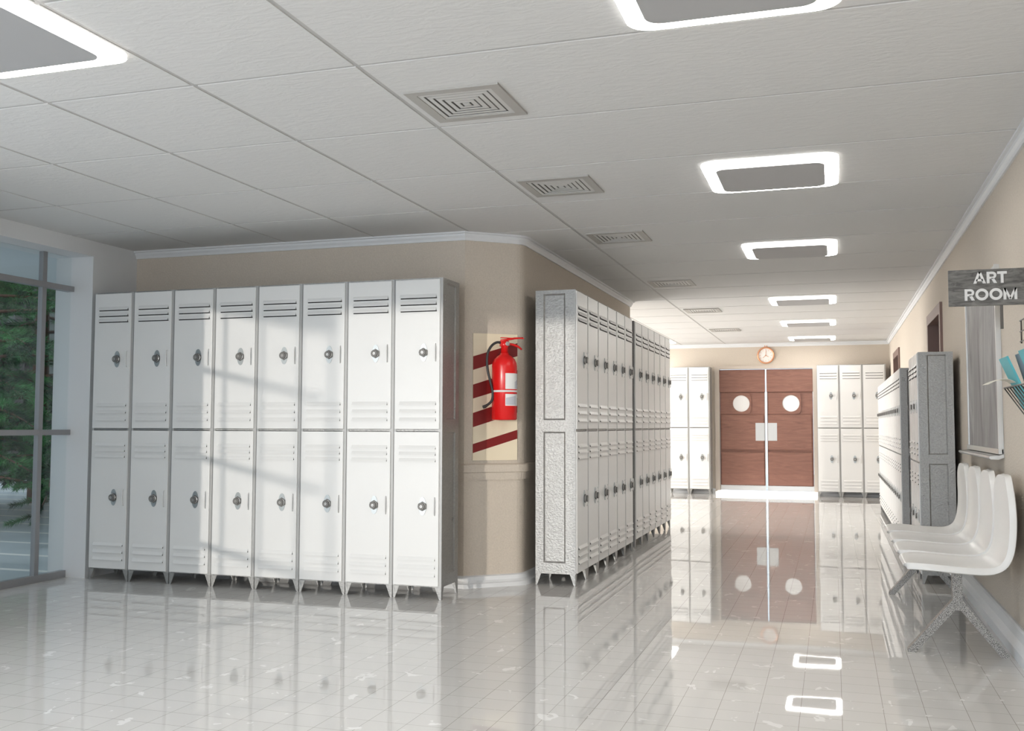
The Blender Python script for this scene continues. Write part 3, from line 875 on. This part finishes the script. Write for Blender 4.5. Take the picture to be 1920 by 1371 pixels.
# clock
ck = empty('wall_clock', (-1.12, YE, 2.435))
b = B('copper'); b.lathe([(.148, 0), (.15, -.02), (.143, -.034), (.128, -.036), (.122, -.022), (.122, -.004)], 48, 'y')
b.tube([(-.018, -.016, .15), (-.018, -.016, .178), (0, -.016, .19), (.018, -.016, .178), (.018, -.016, .15)], .006, 8); b.make('rim', ck)
b = B('clock_face'); b.lathe([(.123, -.002), (.123, -.014)], 40, 'y')
b.make('face', ck)
b = B('copper')
for k in range(12):
    a = k * PI / 6; b.T = Matrix.Rotation(a, 4, 'Y'); b.box(-.003, .003, -.0155, -.014, .088, .108)
b.T = Matrix.Identity(4); b.make('hour_marks', ck)
for nm, a, l in (('hour_hand', 2.1, .055), ('minute_hand', 0.05, .085), ('second_hand', 4.0, .07)):
    b = B('copper'); b.T = Matrix.Rotation(a, 4, 'Y'); b.box(-.0035, .0035, -.020, -.017, -.012, l); b.T = Matrix.Identity(4); b.make(nm, ck)
tag(ck, 'round copper-rimmed wall clock with white face above the double door', 'clock')

# right wall doors
for idx, (y0, y1, zt) in enumerate((D1, D2)):
    root = struct(empty('door_%d' % (3 + idx), (XR, y0, 0)))
    w = y1 - y0
    b = B('frame_brown'); F = .085
    b.box(-.022, .21, -F, 0.012, 0, zt + F); b.box(-.022, .21, w - .012, w + F, 0, zt + F); b.box(-.022, .21, .012, w - .012, zt - .012, zt + F)
    b.make('door_frame', root)
    b = B('door_dark'); b.box(.13, .17, .012, w - .012, 0.005, zt - .012); b.box(.118, .13, .12, w - .12, 1.2, zt - .14, bev=.004); b.box(.118, .13, .12, w - .12, .2, 1.05, bev=.004); b.make('door_panel', root)
    b = B('steel'); b.tube([(.13, .10, 1.0), (.075, .10, 1.0), (.075, .20, 1.0)], .009, 8); b.make('door_handle', root)

# ------------------------------------------------------------------ art room sign
sg = empty('hanging_sign', (.548, 5.3, 1.785))
SW, SHh = .372, .178
b = B('sign_wood'); b.box(0, SW, 0, .016, 0, SHh, bev=.002); b.make('board', sg)
b = B('wire'); b.box(.228, .242, .002, .014, -.115, 0); b.make('dark_bar', sg)  # thin dark bar below the board
def strokes(b, ch, x, z, h, w, t):
    y0, y1 = -.005, 0.0
    P = lambda pts: b.prism(pts, y0, y1, 'y')
    def bar(ax, az, bx, bz, tt=t):
        d = Vector((bx - ax, bz - az)); n = Vector((-d.y, d.x)).normalized() * tt / 2
        P([(ax - n.x, az - n.y), (bx - n.x, bz - n.y), (bx + n.x, bz + n.y), (ax + n.x, az + n.y)])
    if ch == 'A':
        tw = t * 1.12
        P([(x, z), (x + tw, z), (x + w / 2 + t * .05, z + h * .80), (x + w / 2 + t * .55, z + h), (x + w / 2 - t * .55, z + h)])
        P([(x + w, z), (x + w - tw, z), (x + w / 2 - t * .05, z + h * .80), (x + w / 2 - t * .55, z + h), (x + w / 2 + t * .55, z + h)])
        P([(x + w * .2, z + h * .2), (x + w * .8, z + h * .2), (x + w * .8 - t * .3, z + h * .2 + t * .85), (x + w * .2 + t * .3, z + h * .2 + t * .85)])
    if ch == 'T':
        P([(x, z + h - t), (x + w, z + h - t), (x + w, z + h), (x, z + h)]); P([(x + w / 2 - t / 2, z), (x + w / 2 + t / 2, z), (x + w / 2 + t / 2, z + h - t), (x + w / 2 - t / 2, z + h - t)])
    if ch == 'R':
        P([(x, z), (x + t, z), (x + t, z + h), (x, z + h)])
        r = h * .315; cz = z + h - r; cx = x + w - r - t * .1
        n = 10; out = [(x + t, z + h)] + [(cx + r * math.cos(PI / 2 - PI * k / n), cz + r * math.sin(PI / 2 - PI * k / n)) for k in range(n + 1)] + [(x + t, z + h - 2 * r)]
        ri = r - t * .9; inn = [(x + t, z + h - t * .9)] + [(cx + ri * math.cos(PI / 2 - PI * k / n), cz + ri * math.sin(PI / 2 - PI * k / n)) for k in range(n + 1)] + [(x + t, z + h - 2 * r + t * .9)]
        for k in range(len(out) - 1): P([out[k], out[k + 1], inn[k + 1], inn[k]])
        P([(x + w * .42, z + h - 2 * r + t * .3), (x + w * .42 + t * 1.15, z + h - 2 * r + t * .3), (x + w + t * .1, z), (x + w - t * 1.1, z)])
    if ch == 'O':
        k = 32; o = [(x + w / 2 + w / 2 * math.cos(2 * PI * i / k), z + h / 2 + (h / 2 + .001) * math.sin(2 * PI * i / k)) for i in range(k)]
        i_ = [(x + w / 2 + (w / 2 - t) * math.cos(2 * PI * i / k), z + h / 2 + (h / 2 - t) * math.sin(2 * PI * i / k)) for i in range(k)]
        b.ring(o, i_, y0, y1, 'y')
    if ch == 'M':
        P([(x, z), (x + t, z), (x + t, z + h), (x, z + h)]); P([(x + w - t, z), (x + w, z), (x + w, z + h), (x + w - t, z + h)])
        P([(x, z + h), (x + t * .9, z + h), (x + w / 2 + t * .35, z + h * .12), (x + w / 2 - t * .35, z + h * .0)])
        P([(x + w, z + h), (x + w - t * .9, z + h), (x + w / 2 - t * .35, z + h * .12), (x + w / 2 + t * .35, z + h * .0)])
cap = .056; t = .0122
b = B('letter')
xx = .112
for ch, w in (('A', .056), ('R', .044), ('T', .042)):
    strokes(b, ch, xx, .108, cap, w, t); xx += w + (.004 if ch == 'A' else .003)
xx = .072
for ch, w in (('R', .044), ('O', .058), ('O', .058), ('M', .060)):
    strokes(b, ch, xx, .026, cap, w, t); xx += w + .004
b.make('lettering', sg)
tag(sg, 'dark grey wooden sign reading ART ROOM projecting from the right wall', 'sign')

# ------------------------------------------------------------------ grey board with pen tray
wb = empty('display_board', (XR, 6.28, 1.04))
BL, BH = 1.40, 1.09
b = B('grey_wood'); b.box(-.014, -.001, .03, BL - .02, .03, BH - .02); b.make('panel', wb)
b = B('steel')
b.box(-.026, 0, 0, .032, 0, BH); b.box(-.03, -.012, -.014, .002, 0, BH); b.box(-.022, 0, BL - .02, BL, 0, BH); b.box(-.022, 0, .032, BL - .02, BH - .02, BH); b.box(-.03, 0, 0, BL, -.002, .03, bev=.003)
b.make('metal_frame', wb)
b = B('steel'); b.prism([(-.072, -.03), (-.080, -.022), (-.076, -.012), (-.03, -.008), (-.002, 0.), (-.002, -.02), (-.03, -.032)], -.012, BL + .06, 'y'); b.make('pen_tray', wb)
tag(wb, 'tall grey marbled board in a silver frame with a pen tray, behind the sign', 'board')

# ------------------------------------------------------------------ wire rack with folders
rk = empty('wire_rack', (0, 0, 0)); rk.location = (.915, 4.5, 1.1)
b = B('wire'); r = .0028
ya, yb = -.55, .50                        # relative to 4.5
TX, TZ = -.175, .272; BX, BZ = -.015, .03
b.tube([(TX, ya, TZ), (TX, yb, TZ)], r * 1.3, 6); b.tube([(TX, yb, TZ), (TX + .05, yb + .005, TZ + .005), (-.004, yb + .005, TZ + .002)], r * 1.3, 6)
b.tube([(BX, ya, BZ), (BX, yb, BZ)], r * 1.3, 6)
m = ((TX + BX) / 2, (TZ + BZ) / 2); b.tube([(m[0], ya, m[1]), (m[0], yb, m[1]), (-.004, yb, m[1] + .03)], r, 6)
n = 15
for k in range(n + 1):
    y = ya + (yb - ya) * k / n; b.tube([(TX, y, TZ), (BX, y, BZ)], r, 5)
b.make('basket', rk)
b = B('wire')
for y in (ya, -.2, .15, yb): b.tube([(-.006, y, .0), (-.006, y, .30)], r, 5)
b.tube([(-.006, ya, .1), (-.006, yb, .1)], r, 5)
b.make('back_wires', rk)
b = B('wire')
for y in (-.1, .3, 1.05): b.tube([(-.008, y, .515), (-.008, y, .635)], r * 1.4, 5)
for z in (.525, .575, .63): b.tube([(-.012, -.1, z), (-.012, 1.065, z)], r * 1.2, 5)
b.make('upper_wires', rk)
tag(rk, 'dark wire magazine rack on the right wall at the picture edge', 'magazine rack')
def folder(y0, y1, zt, xt, xb, zb, mat, label, th=.006, tilt=0.):
    o = empty('paper_folder', (xb, (y0 + y1) / 2, zb))
    b = B(mat); h = math.hypot(xt - xb, zt - zb); w = (y1 - y0) / 2
    b.box(-th / 2, th / 2, -w, w, 0, h, bev=.001)
    b.make('cover', o)
    b = B('paper'); b.box(-th / 2 + .0015, th / 2 - .0015, -w + .004, w + .0012, .004, h - .004); b.make('sheets', o)
    o.rotation_euler = (tilt, math.atan2(xt - xb, zt - zb), 0)
    tag(o, label, 'folder', 'folders in the wire rack')
folder(4.80, 5.00, 1.505, .725, .822, 1.27, 'teal', 'pale teal folder leaning out at the left end of the wire rack', .01)
folder(4.66, 4.86, 1.515, .770, .845, 1.25, 'slate_folder', 'slate grey folder standing behind the teal one in the wire rack', .01)
folder(4.48, 4.68, 1.52, .755, .850, 1.25, 'teal', 'teal folder cut by the right picture edge, right of the slate grey one', .012)
# drooping cream sheet
b = B('paper')
rows = []
for k in range(9):
    t_ = k / 8; x = .655 + .135 * t_; z = 1.392 + .022 * math.sin(PI * min(1, t_ * 1.15)) - .03 * t_ * t_
    z = 1.384 + .030 * math.sin(PI * t_ * .75) - .035 * t_ ** 3
    rows.append([b.v((x, 4.86, z)), b.v((x, 5.04, z + .003)), b.v((x, 5.04, z + .0045)), b.v((x, 4.86, z + .0015))])
for k in range(8):
    for j in range(4): b.face([rows[k][j], rows[k][(j + 1) % 4], rows[k + 1][(j + 1) % 4], rows[k + 1][j]], 0, False)
b.face(rows[0]); b.face(list(reversed(rows[-1])))
tag(b.make('paper_sheet'), 'curled cream paper sheet drooping over the rack rim towards the corridor', 'paper')

# ------------------------------------------------------------------ row of seats
bench = empty('seat_row', (.606, 6.70, 0))
def seat(yc, W=.50):
    # profile in (x, z), world offset from bench origin; front -> back top
    pr = [(-.268, .462), (-.262, .474), (-.24, .478), (-.14, .474), (-.02, .466), (.09, .462), (.15, .468), (.195, .492), (.222, .535), (.238, .60), (.246, .70), (.244, .80), (.238, .88), (.234, .925), (.232, .942)]
    sm = [Vector((p[0], 0, p[1])) for p in pr]
    sp = smooth_path(sm, 3)
    Ls = [0]
    for i in range(1, len(sp)): Ls.append(Ls[-1] + (sp[i] - sp[i - 1]).length)
    T = Ls[-1]; b = B('seat'); nw = 16; rows = []
    for i, pnt in enumerate(sp):
        s = Ls[i]; e = min(s, T - s); rr = .13 if s < T / 2 else .20
        f = 1. if e >= rr else math.sqrt(max(0, 1 - ((rr - e) / rr) ** 2.2))
        base = .55 if s < T / 2 else .30
        hw = W / 2 * (base + (1 - base) * f)
        # normal of profile (towards the sitter)
        a = sp[max(i - 1, 0)]; c = sp[min(i + 1, len(sp) - 1)]; tng = (c - a).normalized(); nm = Vector((-tng.z, 0, tng.x))
        row = []
        for j in range(nw + 1):
            u = -1 + 2 * j / nw
            lift = .018 * abs(u) ** 4 * f
            q = pnt + nm * lift
            row.append(b.v((q.x, u * hw, q.z)))
        rows.append(row)
    for i in range(len(rows) - 1):
        for j in range(nw): b.face([rows[i][j], rows[i][j + 1], rows[i + 1][j + 1], rows[i + 1][j]], 0, True)
    o = b.make('seat', bench)
    o.location = (0, yc - 6.70, 0)
    md = o.modifiers.new('thickness', 'SOLIDIFY'); md.thickness = .032; md.offset = -1.
    mb = o.modifiers.new('edge', 'BEVEL'); mb.width = .008; mb.segments = 2; mb.limit_method = 'ANGLE'; mb.angle_limit = math.radians(50)
    return o
s0 = seat(5.83)
for k in range(1, 4):
    o = s0.copy(); COL.objects.link(o); o.parent = bench; o.location = (0, 5.83 + k * .57 - 6.70, 0)
def legset(yc):
    b = B('hammer'); y0, y1 = yc - 6.70 - .028, yc - 6.70 + .028
    ft = .012
    b.prism([(-.024, .445), (.024, .445), (.024, .285), (.242, .012), (.242, 0), (.204, 0), (.014, .232), (-.014, .232), (-.212, 0), (-.250, 0), (-.250, .012), (-.024, .285)], y0, y1, 'y')
    o = b.make('leg_frame', bench); return o
legset(5.80); legset(7.70)
b = B('steel'); b.box(-.028, .028, -.865, 1.02, .405, .430, bev=.004)
for k in range(4): b.box(-.11, .12, -.85 + k * .57 + .01, -.85 + k * .57 + .06, .428, .437)
b.make('support_beam', bench)
tag(bench, 'row of four joined white moulded seats on hammered silver Y-shaped legs', 'bench')
